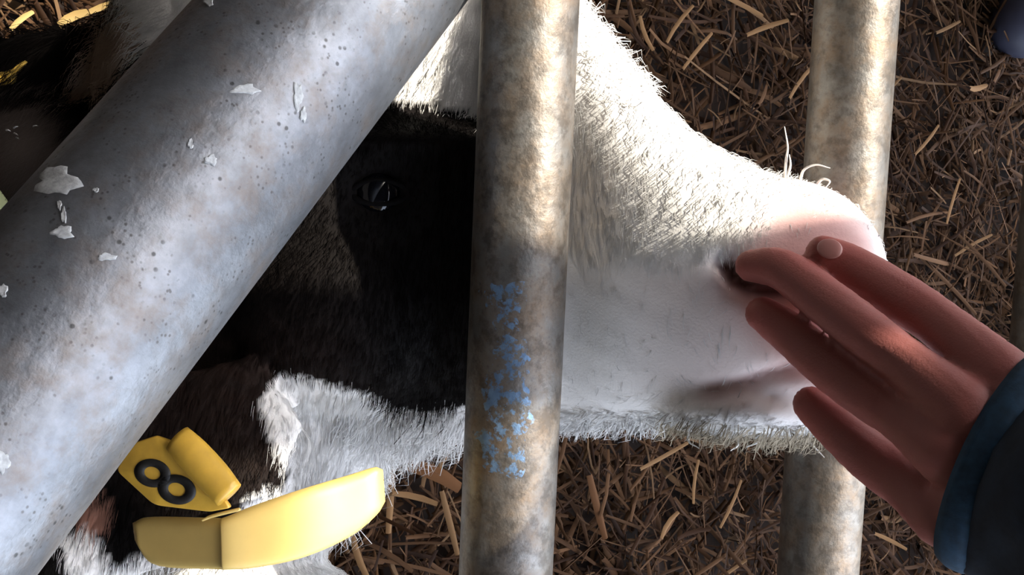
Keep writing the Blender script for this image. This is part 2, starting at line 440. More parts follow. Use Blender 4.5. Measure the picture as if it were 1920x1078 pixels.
MOUTH = [(1345, 742, .43), (1400, 728, .43), (1450, 706, .43), (1510, 690, .43), (1590, 680, .43)]
Vc, k_nos = grooves(Vc, Nc, NOSTRIL, .0040, .010)
Vc, k_mou = grooves(Vc, Nc, MOUTH, .0032, .0035)
# the brow falls away towards the poll
_d = np.clip(-Vc[:, 2], .42, .60); _u, _v = 960 + Vc[:, 0] * F / _d, 539 - Vc[:, 1] * F / _d
_s = lambda a: np.clip(a, 0, 1) ** 2 * (3 - 2 * np.clip(a, 0, 1))
Vc[:, 2] -= .030 * _s((1010 - _u) / 110) * _s((_u - 420) / 150) * _s((275 - _v) / 90) * _s((Vc[:, 2] + .56) / .02)
Nc = vnormals(Vc, Fcc)
# socket round the eye
EYE = pc(712, 362, .4945)
de = np.linalg.norm((Vc - EYE)[:, :2] * (1, 1.35), axis=1) + np.where(Vc[:, 2] < -.54, 9, 0)
Vc = Vc - Nc * (.007 * np.exp(-(de / .012) ** 2))[:, None]
Nc = vnormals(Vc, Fcc)

REF = .478
def uv_of(Vcam):
    """side view of the animal, square-on, in picture-sized units"""
    d = -Vcam[:, 2]
    d = np.clip(d, .42, .60)
    return 960 + Vcam[:, 0] * F / d, 539 - Vcam[:, 1] * F / d
BLACK = [(-4000, -300), (-400, -300), (0, -300), (130, -300), (215, -300), (240, 100), (300, 100), (420, 200), (600, 190), (770, 186), (900, 216), (960, 300), (975, 500), (955, 660), (905, 745), (860, 762), (800, 775), (740, 765),
         (700, 742), (640, 722), (570, 706), (520, 700), (486, 750), (505, 810), (530, 870), (545, 905), (470, 925), (445, 960), (440, 1010), (330, 1030), (270, 1035), (215, 1062), (180, 1010), (150, 985), (110, 1010), (135, 1090), (-100, 1400), (-4000, 1500)]
TAN = [(125, 178), (170, 100), (195, 45), (235, 5), (262, 60), (255, 110), (225, 150), (165, 182)]
PINK = [(1452, 350), (1500, 335), (1560, 345), (1600, 380), (1650, 450), (1660, 700), (1600, 740), (1500, 700), (1440, 640), (1375, 560), (1350, 510), (1400, 470), (1440, 430)]
def hash_noise(V, f, seed=0):
    a = np.sin(V @ np.array((127.1, 311.7, 74.7)) * f + seed) * np.cos(V @ np.array((-91.3, 57.1, 203.1)) * f * .7 + seed * 2) 
    return a
def calf_colour(V, jit=0.0, skin=False):
    u, v = uv_of(V)
    if jit:
        u = u + rng.normal(0, jit, len(u)); v = v + rng.normal(0, jit, len(v))
    c = np.tile(np.array((.87, .845, .81)), (len(V), 1))
    c = c * (1 + .05 * hash_noise(V, 1.3))[:, None]
    blk = inpoly(u, v, BLACK) & (u < 990)
    b = np.tile(np.array((.0065, .005, .0045)), (len(V), 1))
    br = np.clip(1 - np.hypot((u - 430) / 330, (v - 720) / 300), 0, 1)[:, None]
    b = b + br * np.clip((v - 520) / 120, .3, 1)[:, None] * np.array((.016, .0085, .006)) * (1 + .5 * hash_noise(V, 2.1))[:, None]
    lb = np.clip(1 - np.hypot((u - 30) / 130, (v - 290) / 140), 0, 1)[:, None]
    b = b + lb * np.array((.20, .16, .14))  # greyish-brown neck fur, lightened to paint in its sheen and offset shade
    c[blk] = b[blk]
    tn = inpoly(u, v, TAN); c[tn] = np.array((.62, .46, .35))
    sc = np.hypot((u - 180) / 30, (v - 962) / 38) < 1
    c[sc & blk] = np.array((.34, .17, .12))
    sf = lambda a, lo, hi: np.clip((a - lo) / (hi - lo), 0, 1)
    return c, u, v, blk, tn
cols, U_, V_, blk_, tn_ = calf_colour(Vc, 0)
# bare pink skin of the nose and lips
def pinkness(u, v):
    p = inpoly(u, v, PINK).astype(float)
    for r_ in (15, 32, 50):
        for w in np.arange(8) * math.pi / 4: p += inpoly(u + r_ * math.cos(w), v + r_ * math.sin(w), PINK)
    return p / 25
pk = pinkness(U_, V_)[:, None]
cols = cols * (1 - pk) + pk * (np.array((.76, .47, .44)) * (1 + .10 * hash_noise(Vc, 1.7))[:, None])
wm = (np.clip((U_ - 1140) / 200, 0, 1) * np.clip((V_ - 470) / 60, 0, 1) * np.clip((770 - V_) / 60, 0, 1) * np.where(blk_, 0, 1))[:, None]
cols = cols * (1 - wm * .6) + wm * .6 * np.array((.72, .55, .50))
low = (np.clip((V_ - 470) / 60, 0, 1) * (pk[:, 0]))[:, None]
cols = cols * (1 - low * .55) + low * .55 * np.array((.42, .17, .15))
cols = cols * (1 - k_nos[:, None] * .93) + np.array((.05, .015, .012)) * (k_nos[:, None] * .93)
km = (k_mou * ((U_ > 1300)))[:, None] * .55
cols = cols * (1 - km) + np.array((.40, .20, .18)) * km
calf = empty('calf', tuple(np.array((-.3, .02, 0.))))
tag(calf, 'black and white calf with a pink nose poking its head between the steel tubes', 'calf')
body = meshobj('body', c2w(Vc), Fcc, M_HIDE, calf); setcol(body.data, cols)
# eye with lids
eye_V, eye_F = ellipsoid(EYE + np.array((0, 0, -.0035)), np.eye(3) * .0125)
eye = meshobj('eye', c2w(eye_V), eye_F, M_EYE, calf)
M_LID = plain('eyelid_skin', (.006, .005, .005), .9, .2, 300, .2); M_LID.node_tree.nodes['Principled BSDF'].inputs['Specular IOR Level'].default_value = .1
for up in (1, -1):
    arc = [pc(712 + 52 * math.cos(w), 362 - up * (24 if up > 0 else 20) * math.sin(w), .4905 - .003 * math.sin(w)) for w in np.linspace(.05, math.pi - .05, 9)]
    lv, lf = tube(arc, [.0008] + [.0012] * 7 + [.0008], 10, 3); meshobj('eyelid', c2w(lv), lf, M_LID, calf)

# ---- fur: real tapering strands grown on the hide
def grow(name, count, mat, parent, sel_fn, length_fn, dir_fn, radius, clump_n, clump_k, lift, colour_fn, seglen=3, curl=.25, rs=.10):
    tri = []
    for f in Fcc:
        if len(f) == 4: tri += [(f[0], f[1], f[2]), (f[0], f[2], f[3])]
        else: tri.append(f)
    tri = np.array(tri); cen = Vc[tri].mean(1)
    a = np.linalg.norm(np.cross(Vc[tri[:, 1]] - Vc[tri[:, 0]], Vc[tri[:, 2]] - Vc[tri[:, 0]]), axis=1) / 2
    w = a * sel_fn(cen, Nc[tri[:, 0]]); w /= w.sum()
    def sample(n):
        k = rng.choice(len(tri), n, p=w); r1, r2 = np.sqrt(rng.random(n)), rng.random(n)
        b0, b1, b2 = 1 - r1, r1 * (1 - r2), r1 * r2
        p = Vc[tri[k, 0]] * b0[:, None] + Vc[tri[k, 1]] * b1[:, None] + Vc[tri[k, 2]] * b2[:, None]
        n_ = Nc[tri[k, 0]] * b0[:, None] + Nc[tri[k, 1]] * b1[:, None] + Nc[tri[k, 2]] * b2[:, None]
        return p, n_ / np.linalg.norm(n_, axis=1, keepdims=True)
    p, n_ = sample(count); cp, cn = sample(clump_n)
    kd = kdtree.KDTree(clump_n)
    for i, q in enumerate(cp): kd.insert(q, i)
    kd.balance(); ci = np.array([kd.find(q)[1] for q in p])
    def tipvec(p, n_, rs):
        d = dir_fn(p, n_); d = d - n_ * np.sum(d * n_, 1, keepdims=True)
        d = d + n_ * (lift * rng.uniform(.6, 1.4, len(p)))[:, None] + rng.normal(0, rs, p.shape)
        return d / np.maximum(np.linalg.norm(d, axis=1, keepdims=True), 1e-9)
    L = length_fn(p, n_) * rng.uniform(.6, 1.25, count)
    d = tipvec(p, n_, rs); cd = tipvec(cp, cn, rs * 1.2)
    tip = p + d * L[:, None]; ctip = cp[ci] + cd[ci] * L[:, None]
    tip = tip * (1 - clump_k) + ctip * clump_k
    mid = p + n_ * (L * .16)[:, None] + (tip - p) * .5 + rng.normal(0, 1, p.shape) * (L * curl * .12)[:, None]
    ax = tip - p; ax /= np.maximum(np.linalg.norm(ax, axis=1, keepdims=True), 1e-9)
    s1 = np.cross(ax, n_); s1 /= np.maximum(np.linalg.norm(s1, axis=1, keepdims=True), 1e-9); s2 = np.cross(ax, s1)
    r = radius * rng.uniform(.7, 1.3, count)
    vs = []
    for q, k in ((p - n_ * .0004, 1.), (mid, .8)):
        for w_ in (0, 2.094, 4.189): vs.append(q + (s1 * math.cos(w_) + s2 * math.sin(w_)) * (r * k)[:, None])
    vs.append(tip)
    V = np.stack(vs, 1).reshape(-1, 3)
    base = np.arange(count)[:, None] * 7
    tris = []
    for k in range(3):
        k2 = (k + 1) % 3
        tris += [(k, k2, 3 + k2), (k, 3 + k2, 3 + k), (3 + k, 3 + k2, 6)]
    T = (base[:, :, None] + np.array(tris)[None]).reshape(-1, 3)
    W = c2w(V) - np.array(parent.location)
    me = bpy.data.meshes.new(name); me.vertices.add(len(W)); me.vertices.foreach_set('co', W.astype(np.float32).ravel())
    me.loops.add(T.size); me.loops.foreach_set('vertex_index', T.astype(np.int32).ravel())
    me.polygons.add(len(T)); me.polygons.foreach_set('loop_start', np.arange(0, T.size, 3, dtype=np.int32)); me.polygons.foreach_set('loop_total', np.full(len(T), 3, np.int32))
    me.update(calc_edges=True); me.polygons.foreach_set('use_smooth', np.ones(len(T), bool)); me.materials.append(mat)
    me.normals_split_custom_set_from_vertices(np.repeat((n_ * .9 + ax * .1) @ RN.T, 7, axis=0).astype(np.float32))
    c = colour_fn(p); c = np.clip(c * rng.uniform(.92, 1.04, (count, 1)), 0, .93)
    setcol(me, np.repeat(c, 7, axis=0))
    o = bpy.data.objects.new(name, me); link(o, parent); o['kind'] = 'stuff'
    return o
def inview(cen, N):
    u, v = uv_of(cen)
    return (np.where((u > -60) & (u < 1700) & (v > -60) & (v < 1140), 1., np.where((u > -400) & (v > -400) & (v < 1500), .12, 0))) * np.where(N[:, 2] > -.35, 1., .10)
def sel_coat(cen, N):
    u, v = uv_of(cen); w = inview(cen, N)
    p = pinkness(u, v); w = w * (1 - np.clip(p * .9, 0, 1)) * np.where(u > 1560, .4, 1) * np.where(inpoly(u, v, BLACK) & (u < 900), .8, np.where((v > 485 + 30 * hash_noise(cen, 1.9)) & (u > 930) & (v < 770), .04, np.where((v > 600) & (u < 930), .5, .42)))
    w *= np.where((np.hypot((u - 712) / 60, (v - 362) / 34) < 1) & (N[:, 2] > 0), 0., 1.)
    return w
def len_coat(p, n_):
    u, v = uv_of(p)
    L = np.where(v < 500, .0085, .0045); L = np.where(inpoly(u, v, BLACK) & (u < 990), .0065, L)
    L = np.where(u > 1220, .0060, L); L = np.where(u > 1400, .0035, L)
    L = np.where((v > 730) & (u > 560) & (u < 1300), .0075 + .004 * np.clip((900 - u) / 100, 0, 1), L)
    L = np.where((v < 230) & (u > 1050), .008, L)
    L = np.where((np.hypot((u - 712) / 110, (v - 362) / 90) < 1), .003, L)
    L = np.where(u < 420, .009, L); L = np.where(inpoly(u, v, PINK), .0018, L)
    L = np.where((u < 300) & (v < 200), .016, L)
    return L
def dir_coat(p, n_):
    u, v = uv_of(p); d = np.tile(np.array((-.12, -1., 0)), (len(u), 1))
    top = ((v < 260) & (u > 1050))[:, None]; d = np.where(top, np.array((.55, -.8, 0)), d)
    mz = ((u > 1060) & (v > 200) & (u < 1420))[:, None]; d = np.where(mz, np.array((.10, -1, 0)), d)
    jaw = ((v > 720) & (u > 900))[:, None]; d = np.where(jaw, np.array((-.7, -.7, 0)), d)
    e1 = ((u < 330) & (v < 210))[:, None]; d = np.where(e1, np.array((-.75, -.75, 0)), d)
    lf = ((u < 120) & (v < 420) & (v > 180))[:, None]; d = np.where(lf, np.array((.75, .5, 0)), d)
    return d
def col_coat(p):
    return calf_colour(p, 9.0)[0]
grow('fur', 95000, M_FUR, calf, sel_coat, len_coat, dir_coat, .00013, 12000, .38, .10, col_coat)
# longer loose tufts along the jaw, the chin and the crest
def sel_fringe(cen, N):
    u, v = uv_of(cen); w = inview(cen, np.ones_like(N))
    jaw = (v > 770) & (u > 640) & (u < 1540) & (N[:, 1] < -.55)
    crest = (N[:, 1] > .45) & (u > 1060) & (u < 1215) & (v < 200)
    poll = (u > 130) & (u < 300) & (v < 180)
    return w * (jaw * 1. + crest * .7 + poll * .8)
def len_fringe(p, n_):
    u, v = uv_of(p); L = np.full(len(u), .0085)
    L = np.where((u < 880) & (v > 700), .017, L); L = np.where((u > 880) & (u < 1240) & (v > 700), .0075, L)
    return L
def dir_fringe(p, n_):
    u, v = uv_of(p); d = np.tile(np.array((-.5, -1., 0)), (len(u), 1))
    d = np.where((v < 220)[:, None] & (u > 1000)[:, None], np.array((.9, -.55, 0)), d)
    return d
def col_fringe(p):
    c, u, v, b, t = calf_colour(p, 6.0)
    ch = ((u > 1240) & (v > 740))
    c[ch] = np.array((.50, .42, .31)) * rng.uniform(.7, 1.2, (ch.sum(), 1)); return c
grow('tufts', 6500, M_FUR, calf, sel_fringe, len_fringe, dir_fringe, .00024, 800, .6, .7, col_fringe, curl=1.6, rs=.3)
# whiskers on the muzzle and chin
def whisker_or_glint(pts, r0=.0007):
    v, f = tube([pc(*q) for q in pts], list(np.linspace(r0, r0 * .25, len(pts))), 6, 5); meshobj('whisker_or_glint', c2w(v), f, M_WHISK_GLINT, calf)
for w_ in [[(1472, 334, .455), (1474, 300, .452), (1477, 275, .45), (1471, 238, .448)], [(1500, 338, .46), (1508, 318, .455), (1530, 309, .452), (1556, 315, .45)],
           [(1530, 348, .46), (1542, 336, .457), (1556, 340, .455), (1548, 352, .455)], [(1475, 334, .455), (1482, 310, .452), (1480, 290, .45)],
           [(1500, 800, .47), (1515, 825, .465), (1545, 857, .46)], [(1500, 800, .47), (1524, 805, .465), (1530, 815, .46)], [(1365, 798, .47), (1385, 830, .465), (1370, 845, .46)],
           [(1440, 798, .46), (1425, 826, .455), (1400, 838, .455)], [(1595, 390, .45), (1608, 384, .447), (1612, 398, .445)], [(1300, 795, .47), (1290, 825, .465), (1310, 840, .46)]]:
    whisker_or_glint(w_)
# thin pale tubes standing in for light glints on the neck's wet hair
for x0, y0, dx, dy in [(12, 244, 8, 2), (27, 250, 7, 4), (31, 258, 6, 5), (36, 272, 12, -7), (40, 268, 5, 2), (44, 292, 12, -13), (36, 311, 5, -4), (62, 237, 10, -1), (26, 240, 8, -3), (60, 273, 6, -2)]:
    whisker_or_glint([(x0, y0, .536), (x0 + dx / 2, y0 + dy / 2 - 1, .534), (x0 + dx, y0 + dy, .535)], .00045)

# ------------------------------------------------------------------ ear tags
def plate(outline, d0, thick, bend=None, grid=None):
    """slightly pillowed plate through pixel outline with per-point depth"""
    V = []; n = len(outline)
    cx = np.mean([pc(*q) for q in outline], axis=0)
    f = [pc(*q) for q in outline]
    nrm = np.zeros(3)
    for i in range(n): nrm += np.cross(f[i] - cx, f[(i + 1) % n] - cx)
    nrm /= np.linalg.norm(nrm)
    if nrm[2] < 0: nrm = -nrm
    rings = []
    for k, h in ((.0, -thick), (.93, -thick), (1.0, -thick * .6), (1.0, -thick * .3), (.94, 0), (.0, 0)):
        rings.append([cx + (q - cx) * max(k, .02) + nrm * h for q in f])
    return loft(rings), nrm
def dense(poly, m=5, close=True):
    q = np.array(poly, float); out = []
    for i in range(len(q)):
        a, b, c_, d = q[i - 1], q[i], q[(i + 1) % len(q)], q[(i + 2) % len(q)]
        for k in range(m):
            t = k / m; out.append(.5 * ((2 * b) + (-a + c_) * t + (2 * a - 5 * b + 4 * c_ - d) * t * t + (-a + 3 * b - 3 * c_ + d) * t ** 3))
    return [tuple(o) for o in out]
def rounded(poly, r=.18, m=4):
    q = np.array(poly, float); out = []; n = len(q)
    for i in range(n):
        a, b, c_ = q[i - 1], q[i], q[(i + 1) % n]
        p0, p1 = b + (a - b) * r, b + (c_ - b) * r
        for k in range(m + 1):
            t = k / m; out.append(tuple((1 - t) ** 2 * p0 + 2 * t * (1 - t) * b + t * t * p1))
    return out
# the amber tag printed with an 8
t8 = empty('ear_tag', tuple(P(330, 900, .448)))
tag(t8, 'amber yellow plastic ear tag printed with a black 8 and a rolled edge', 'ear tag', 'ear tags')
T8 = {}
def t8p(a, b, lift=0.):
    """a along the rolled edge (0 top .. 1 bottom), b away from it"""
    o, e_a, e_b = pc(312, 830, .436), pc(428, 955, .432), pc(218, 880, .443)
    p = o + (e_a - o) * a + (e_b - o) * b
    n = np.cross(e_b - o, e_a - o); n /= np.linalg.norm(n); n = n if n[2] > 0 else -n
    return p + n * lift
def ring_prism(fn, poly, h0, h1):
    q = poly; n = len(q); c = np.mean(np.array(q), 0)
    rr = []
    for k, h in ((.03, h0), (1, h0), (1, h1 - .0003), (.97, h1), (.03, h1)):
        rr.append([fn(*(c + (np.array(p_) - c) * k), h) for p_ in q])
    return loft(rr)
v, f = ring_prism(t8p, rounded([(0, -.05), (1, -.05), (.93, .28), (.57, .94), (.01, 1.02), (-.18, .5), (-.13, .08)], .14), -.002, 0)
flag = meshobj('flag', c2w(v), f, M_TAG, t8)
# rolled edge: a half-round bar along the top side
roll = []
rp0, rp1 = pc(322, 818, .432), pc(440, 950, .427)
v, f = tube([pc(333, 822, .437), pc(360, 850, .435), pc(400, 893, .433), pc(430, 928, .431)], [.0058, .0066, .0066, .0058], 18, 4, flat=.7, hint=(0, 0, 1), round_ends=False)
meshobj('rolled_edge', c2w(v), f, M_TAG, t8)
# the figure 8: two rings, each a flat torus of ink
def ink_ring(ca, cb, ra, rb, ria, rib):
    n = 36; V = []
    for rA, rB, h in ((ra, rb, .00005), (ra, rb, .0003), (ria, rib, .0003), (ria, rib, .00005)):
        V += [t8p(ca + rA * math.cos(w), cb + rB * math.sin(w), h) for w in np.arange(n) * 2 * math.pi / n]
    Fc = [(i * n + k, i * n + (k + 1) % n, ((i + 1) % 4) * n + (k + 1) % n, ((i + 1) % 4) * n + k) for i in range(4) for k in range(n)]
    return V, Fc
v, f = merge([ink_ring(.234, .555, .185, .285, .085, .125), ink_ring(.531, .432, .195, .295, .09, .13)])
meshobj('number_eight', c2w(v), f, M_INK, flag)
v, f = tube([pc(448, 955, .436), pc(400, 967, .437), pc(380, 975, .437)], [.0007, .0007, .0005], 8, 4); meshobj('straw_sliver', c2w(v), f, M_TAGPALE, t8)
v, f = tube([t8p(.25, .3, -.006), t8p(.25, .3, -.022)], [.003, .003], 12, 3); meshobj('pin', c2w(v), f, M_TAG, t8)

# the large pale tag, folded across its middle
tp = empty('ear_tag', tuple(P(480, 1000, .46)))
tag(tp, 'large pale yellow plastic ear tag lying folded below the numbered amber one', 'ear tag', 'ear tags')
# outline split by the fold: left leaf in shade, right leaf turned towards the sun
NU, NVv = 40, 14
def pale(s_, t_, h):
    # s along the tag 0..1, t across 0..1; upper and lower edges in pixels
    up = catmull(np.array([(246, 982, .468), (280, 971, .465), (398, 973, .4535), (418, 972, .451), (470, 951, .453), (560, 920, .456), (650, 893, .464), (716, 872, .470)]), 8)
    lo = catmull(np.array([(250, 1014, .466), (288, 1061, .461), (402, 1069, .4495), (422, 1070, .447), (480, 1066, .450), (570, 1046, .454), (660, 1005, .462), (722, 952, .469)]), 8)
    i = s_ * (len(up) - 1); k = int(min(i, len(up) - 2)); r = i - k
    a = up[k] * (1 - r) + up[k + 1] * r; b = lo[k] * (1 - r) + lo[k + 1] * r
    # rounded ends
    e = min(s_, 1 - s_) / .05
    q = 1 if e >= 1 or s_ < .5 else math.sqrt(max(0., 1 - (1 - e) ** 2)) * .25 + .75
    m = (a + b) / 2
    p = m + (b - a) * (t_ - .5) * q
    return pc(p[0], p[1], p[2] - .014) + np.array((0, 0, h))
V = []; 
for h in (0, -.004):
    for i in range(NU):
        for j in range(NVv):
            e = min(i, NU - 1 - i, j, NVv - 1 - j); sgn = (1 if h == 0 else -1)
            V.append(pale(i / (NU - 1), j / (NVv - 1), h - sgn * (.0016 if e == 0 else .0004 if e == 1 else 0)))
n2 = NU * NVv; Fc = []
for i in range(NU - 1):
    for j in range(NVv - 1):
        a = i * NVv + j; Fc.append((a, a + NVv, a + NVv + 1, a + 1)); Fc.append((n2 + a, n2 + a + 1, n2 + a + NVv + 1, n2 + a + NVv))
bd_ = [i * NVv for i in range(NU)] + [(NU - 1) * NVv + j for j in range(1, NVv)] + [i * NVv + NVv - 1 for i in range(NU - 2, -1, -1)] + [j for j in range(NVv - 2, 0, -1)]
for i in range(len(bd_)):
    a, b = bd_[i], bd_[(i + 1) % len(bd_)]; Fc.append((b, a, n2 + a, n2 + b))
meshobj('tag_body', c2w(V), Fc, M_TAGPALE, tp)
v, f = tube([pc(330, 1000, .468), pc(330, 1000, .485)], [.004, .004], 12, 3); meshobj('pin', c2w(v), f, M_TAGPALE, tp)

# ochre tag on the far ear, and the corner of a faded one at the left edge
tf = empty('ear_tag', tuple(P(5, 140, .548)))
tag(tf, 'small ochre tag in shade on the black far ear', 'ear tag', 'ear tags')
(v, f), _ = plate(rounded([(-70, 138, .548), (18, 134, .546), (44, 112, .546), (52, 118, .546), (30, 138, .546), (26, 158, .547), (-70, 168, .549)], .2), .548, .0025)
meshobj('tag_body', c2w(v), f, plain('ochre_tag_plastic', (.42, .27, .05), .5, .1, 90, .05), tf)
v, f = tube([pc(-5, 148, .548), pc(-5, 148, .565)], [.003, .003], 10, 3); meshobj('pin', c2w(v), f, M_TAG, tf)
tg = empty('ear_tag', tuple(P(-20, 390, .52)))
tag(tg, 'pale yellow-green tag whose corner shows at the left edge above the brace', 'ear tag', 'ear tags')
(v, f), _ = plate(rounded([(-75, 330, .525), (-6, 352, .522), (20, 388, .520), (-12, 425, .520), (-80, 420, .524)], .12), .52, .0025)
meshobj('tag_body', c2w(v), f, M_TAGGREEN, tg)
v, f = tube([pc(-40, 385, .523), pc(-40, 385, .545)], [.003, .003], 10, 3); meshobj('pin', c2w(v), f, M_TAGGREEN, tg)

# ------------------------------------------------------------------ the child reaching in
person = empty('person', (1.15, .12, 0))
tag(person, 'child in a navy blue jacket reaching in to touch the calf on the nose', 'person')
HP = []
def finger(pts, radii): HP.append(tube([pc(*q) for q in pts], [r * 1.03 for r in radii], 18, 5, flat=.92, hint=(0, 0, 1)))
finger([(1545, 476, .4160), (1600, 503, .412), (1700, 566, .400), (1765, 610, .389), (1885, 710, .366)], [.0068, .0079, .0086, .0083, .0100])
finger([(1408, 498, .4240), (1468, 506, .4150), (1560, 574, .4000), (1640, 636, .388), (1705, 686, .378), (1815, 775, .361)], [.0060, .0074, .0083, .0083, .0082, .0105])
finger([(1430, 588, .4200), (1482, 626, .4130), (1556, 690, .401), (1638, 750, .388), (1690, 784, .379), (1778, 850, .362)], [.0064, .0075, .0080, .0080, .0079, .0105])
finger([(1521, 758, .4110), (1574, 806, .4040), (1643, 866, .394), (1706, 910, .383), (1772, 968, .369)], [.0066, .0079, .0087, .0090, .0105])
# thumb, behind the palm
finger([(1935, 860, .368), (1905, 800, .388), (1850, 735, .408), (1800, 690, .419)], [.0105, .0100, .0090, .0072])
# palm and wrist
def slabpoly(q):
    rings = []
    for (ax, ay, ad), (bx, by, bd2), h in q:
        a, b = pc(ax, ay, ad), pc(bx, by, bd2); c = (a + b) / 2; hw = (a - b) / 2
        nn = np.cross(hw, np.array((1., -.5, .3))); nn /= np.linalg.norm(nn)
        rings.append([c + hw * 1.0 * math.copysign(abs(math.cos(w)) ** .75, math.cos(w)) + nn * h * math.copysign(abs(math.sin(w)) ** .9, math.sin(w)) for w in np.arange(24) * 2 * math.pi / 24])
    return loft(rings)
HP.append(slabpoly([((1850, 665, .371), (1725, 950, .371), .0085), ((1895, 668, .365), (1755, 1000, .366), .0125), ((1960, 720, .357), (1830, 1060, .358), .0135), ((2060, 800, .345), (1940, 1090, .346), .0145), ((2180, 880, .332), (2080, 1120, .333), .0155), ((2420, 1010, .30), (2320, 1220, .30), .018)]))
Vh, Fh = merge(HP); Vh, Fh = remesh(Vh, Fh, .0013, 5, .5)
Nh = vnormals(Vh, Fh)
d_ = -Vh[:, 2]; uh, vh = 960 + Vh[:, 0] * F / d_, 539 - Vh[:, 1] * F / d_
# knuckle creases
Vh = Vh + Nh * (.00018 * hash_noise(Vh, 9))[:, None]
ch = np.tile(np.array((.29, .100, .086)), (len(Vh), 1))
tipr = np.zeros(len(Vh))
for q in ((1545, 476, .415), (1408, 498, .424), (1432, 586, .419), (1518, 757, .408)):
    tipr = np.maximum(tipr, np.exp(-(np.linalg.norm(Vh - pc(*q), axis=1) / .017) ** 2))
for q in ((1705, 568, .39), (1640, 636, .388), (1640, 745, .383), (1640, 868, .388), (1885, 712, .364), (1815, 775, .361), (1778, 850, .362)):
    tipr = np.maximum(tipr, .45 * np.exp(-(np.linalg.norm(Vh - pc(*q), axis=1) / .010) ** 2))
ch = ch * (1 - tipr[:, None] * .5) + np.array((.40, .09, .075)) * (tipr[:, None] * .5)
hand = meshobj('hand', c2w(Vh), Fh, M_SKIN, person); setcol(hand.data, ch); hand['label'] = 'bare left hand with fingers stretched out flat'
def nail(tip, nxt, out, r, side=(0, 0, 1)):
    a, b = pc(*tip), pc(*nxt); t, _, _ = frame(a - b, (0, 0, 1))
    n = np.array(out, float); n -= t * (n @ t); n /= np.linalg.norm(n); s = np.cross(t, n)
    c = a + n * (r * .84) - t * .0026
    v, f = ellipsoid(c, (t * .0046, s * .0040, n * .0011)); meshobj('fingernail', c2w(v), f, M_NAIL, hand)
nail((1545, 476, .415), (1600, 503, .409), (-.02, .35, 1), .0068)
# jacket: sleeve, upper arm, body with hood; trousers, boots, head
def wc(x, y, z): return w2c((x, y, z))
_e2 = np.array((0, 1., 0)) - np.array(SUN_DIR) * SUN_DIR[1]; _e2 /= np.linalg.norm(_e2); _e1 = np.cross(_e2, np.array(SUN_DIR)); _e1 = _e1 if _e1[2] > 0 else -_e1
def LP(s_, t_, k_): return _e1 * s_ + _e2 * t_ + np.array(SUN_DIR) * k_  # point in sun space; places unseen body parts by where their shadow falls
ELB, SHO = LP(-.378, -.082, .12), LP(-.415, -.028, .36)  # elbow and shoulder raised so they shade the hand and rail
cuff_c = pc(1893, 876, .362)
def sleeve_ring(c, axis, ru, rw, n=32, wob=0, seed=0):
    t, a, b = frame(axis, (0, 0, 1)); r_ = np.random.default_rng(seed); ph = r_.uniform(0, 6.28, 3)
    return [c + a * ru * (1 + wob * math.sin(3 * w + ph[0])) * math.cos(w) + b * rw * (1 + wob * math.sin(4 * w + ph[1])) * math.sin(w) for w in np.arange(n) * 2 * math.pi / n]
SL = [(cuff_c, .034, .021), (pc(1925, 895, .358), .036, .023), (pc(1975, 920, .354), .038, .026), (pc(2060, 960, .343), .040, .030), (pc(2180, 1000, .332), .042, .034)]
ax0 = pc(2060, 950, .342) - cuff_c
jparts = [loft([sleeve_ring(c, ax0, a * 1.04, b * 1.04, wob=.05, seed=i) for i, (c, a, b) in enumerate(SL)])]
jparts.append(tube([SL[-2][0], SL[-1][0], ELB, (ELB + SHO) / 2 + np.array((.01, -.02, .01)), SHO], [.036, .039, .046, .050, .058], 20, 5))
BODY = [((1.17, 0.110, 0.6), .125, .10), ((1.08, 0.100, 0.7), .125, .10), ((0.97, 0.070, 0.8), .13, .10), ((0.86, 0.050, 0.88), .14, .09), ((0.79, 0.040, 0.925), .13, .065), ((0.74, 0.045, 0.95), .065, .045)]
rg = []
for i, (c, wy, th) in enumerate(BODY):
    nxt = np.array(BODY[min(i + 1, len(BODY) - 1)][0]) - np.array(BODY[max(i - 1, 0)][0]); nxt = nxt / np.linalg.norm(nxt)
    yv = np.array((0, 1., 0)); tv = np.cross(nxt, yv); tv /= np.linalg.norm(tv)
    rg.append([w2c(np.array(c) + yv * wy * math.cos(w) + tv * th * math.sin(w)) for w in np.arange(28) * 2 * math.pi / 28])
jparts.append(loft(rg))
RS = wc(.80, .16, .90)
jparts.append(tube([RS, wc(.88, .23, .76), wc(.98, .24, .62), wc(1.06, .20, .58)], [.055, .047, .040, .034], 18, 5))   # the other arm, hand on the knee
Vj, Fj = merge(jparts); Vj, Fj = remesh(Vj, Fj, .0040, 3, .5)
jacket = meshobj('jacket', c2w(Vj), Fj, M_NAVY, person); jacket['label'] = 'navy blue jacket sleeve'
# turned cuff: a padded band standing round the wrist
crings = []
for k, (off, gr) in enumerate(((.001, 1.0), (-.002, 1.03), (-.0025, 1.07), (.001, 1.10), (.005, 1.09), (.008, 1.03))):
    t = ax0 / np.linalg.norm(ax0); crings.append(sleeve_ring(cuff_c + t * (off - .004), ax0, .034 * gr, .0215 * gr, 40, .012, 3))
v, f = loft(crings, cap=False); cuff = meshobj('cuff', c2w(v), f, M_CUFF, jacket)
sol = cuff.modifiers.new('s', 'SOLIDIFY'); sol.thickness = .002
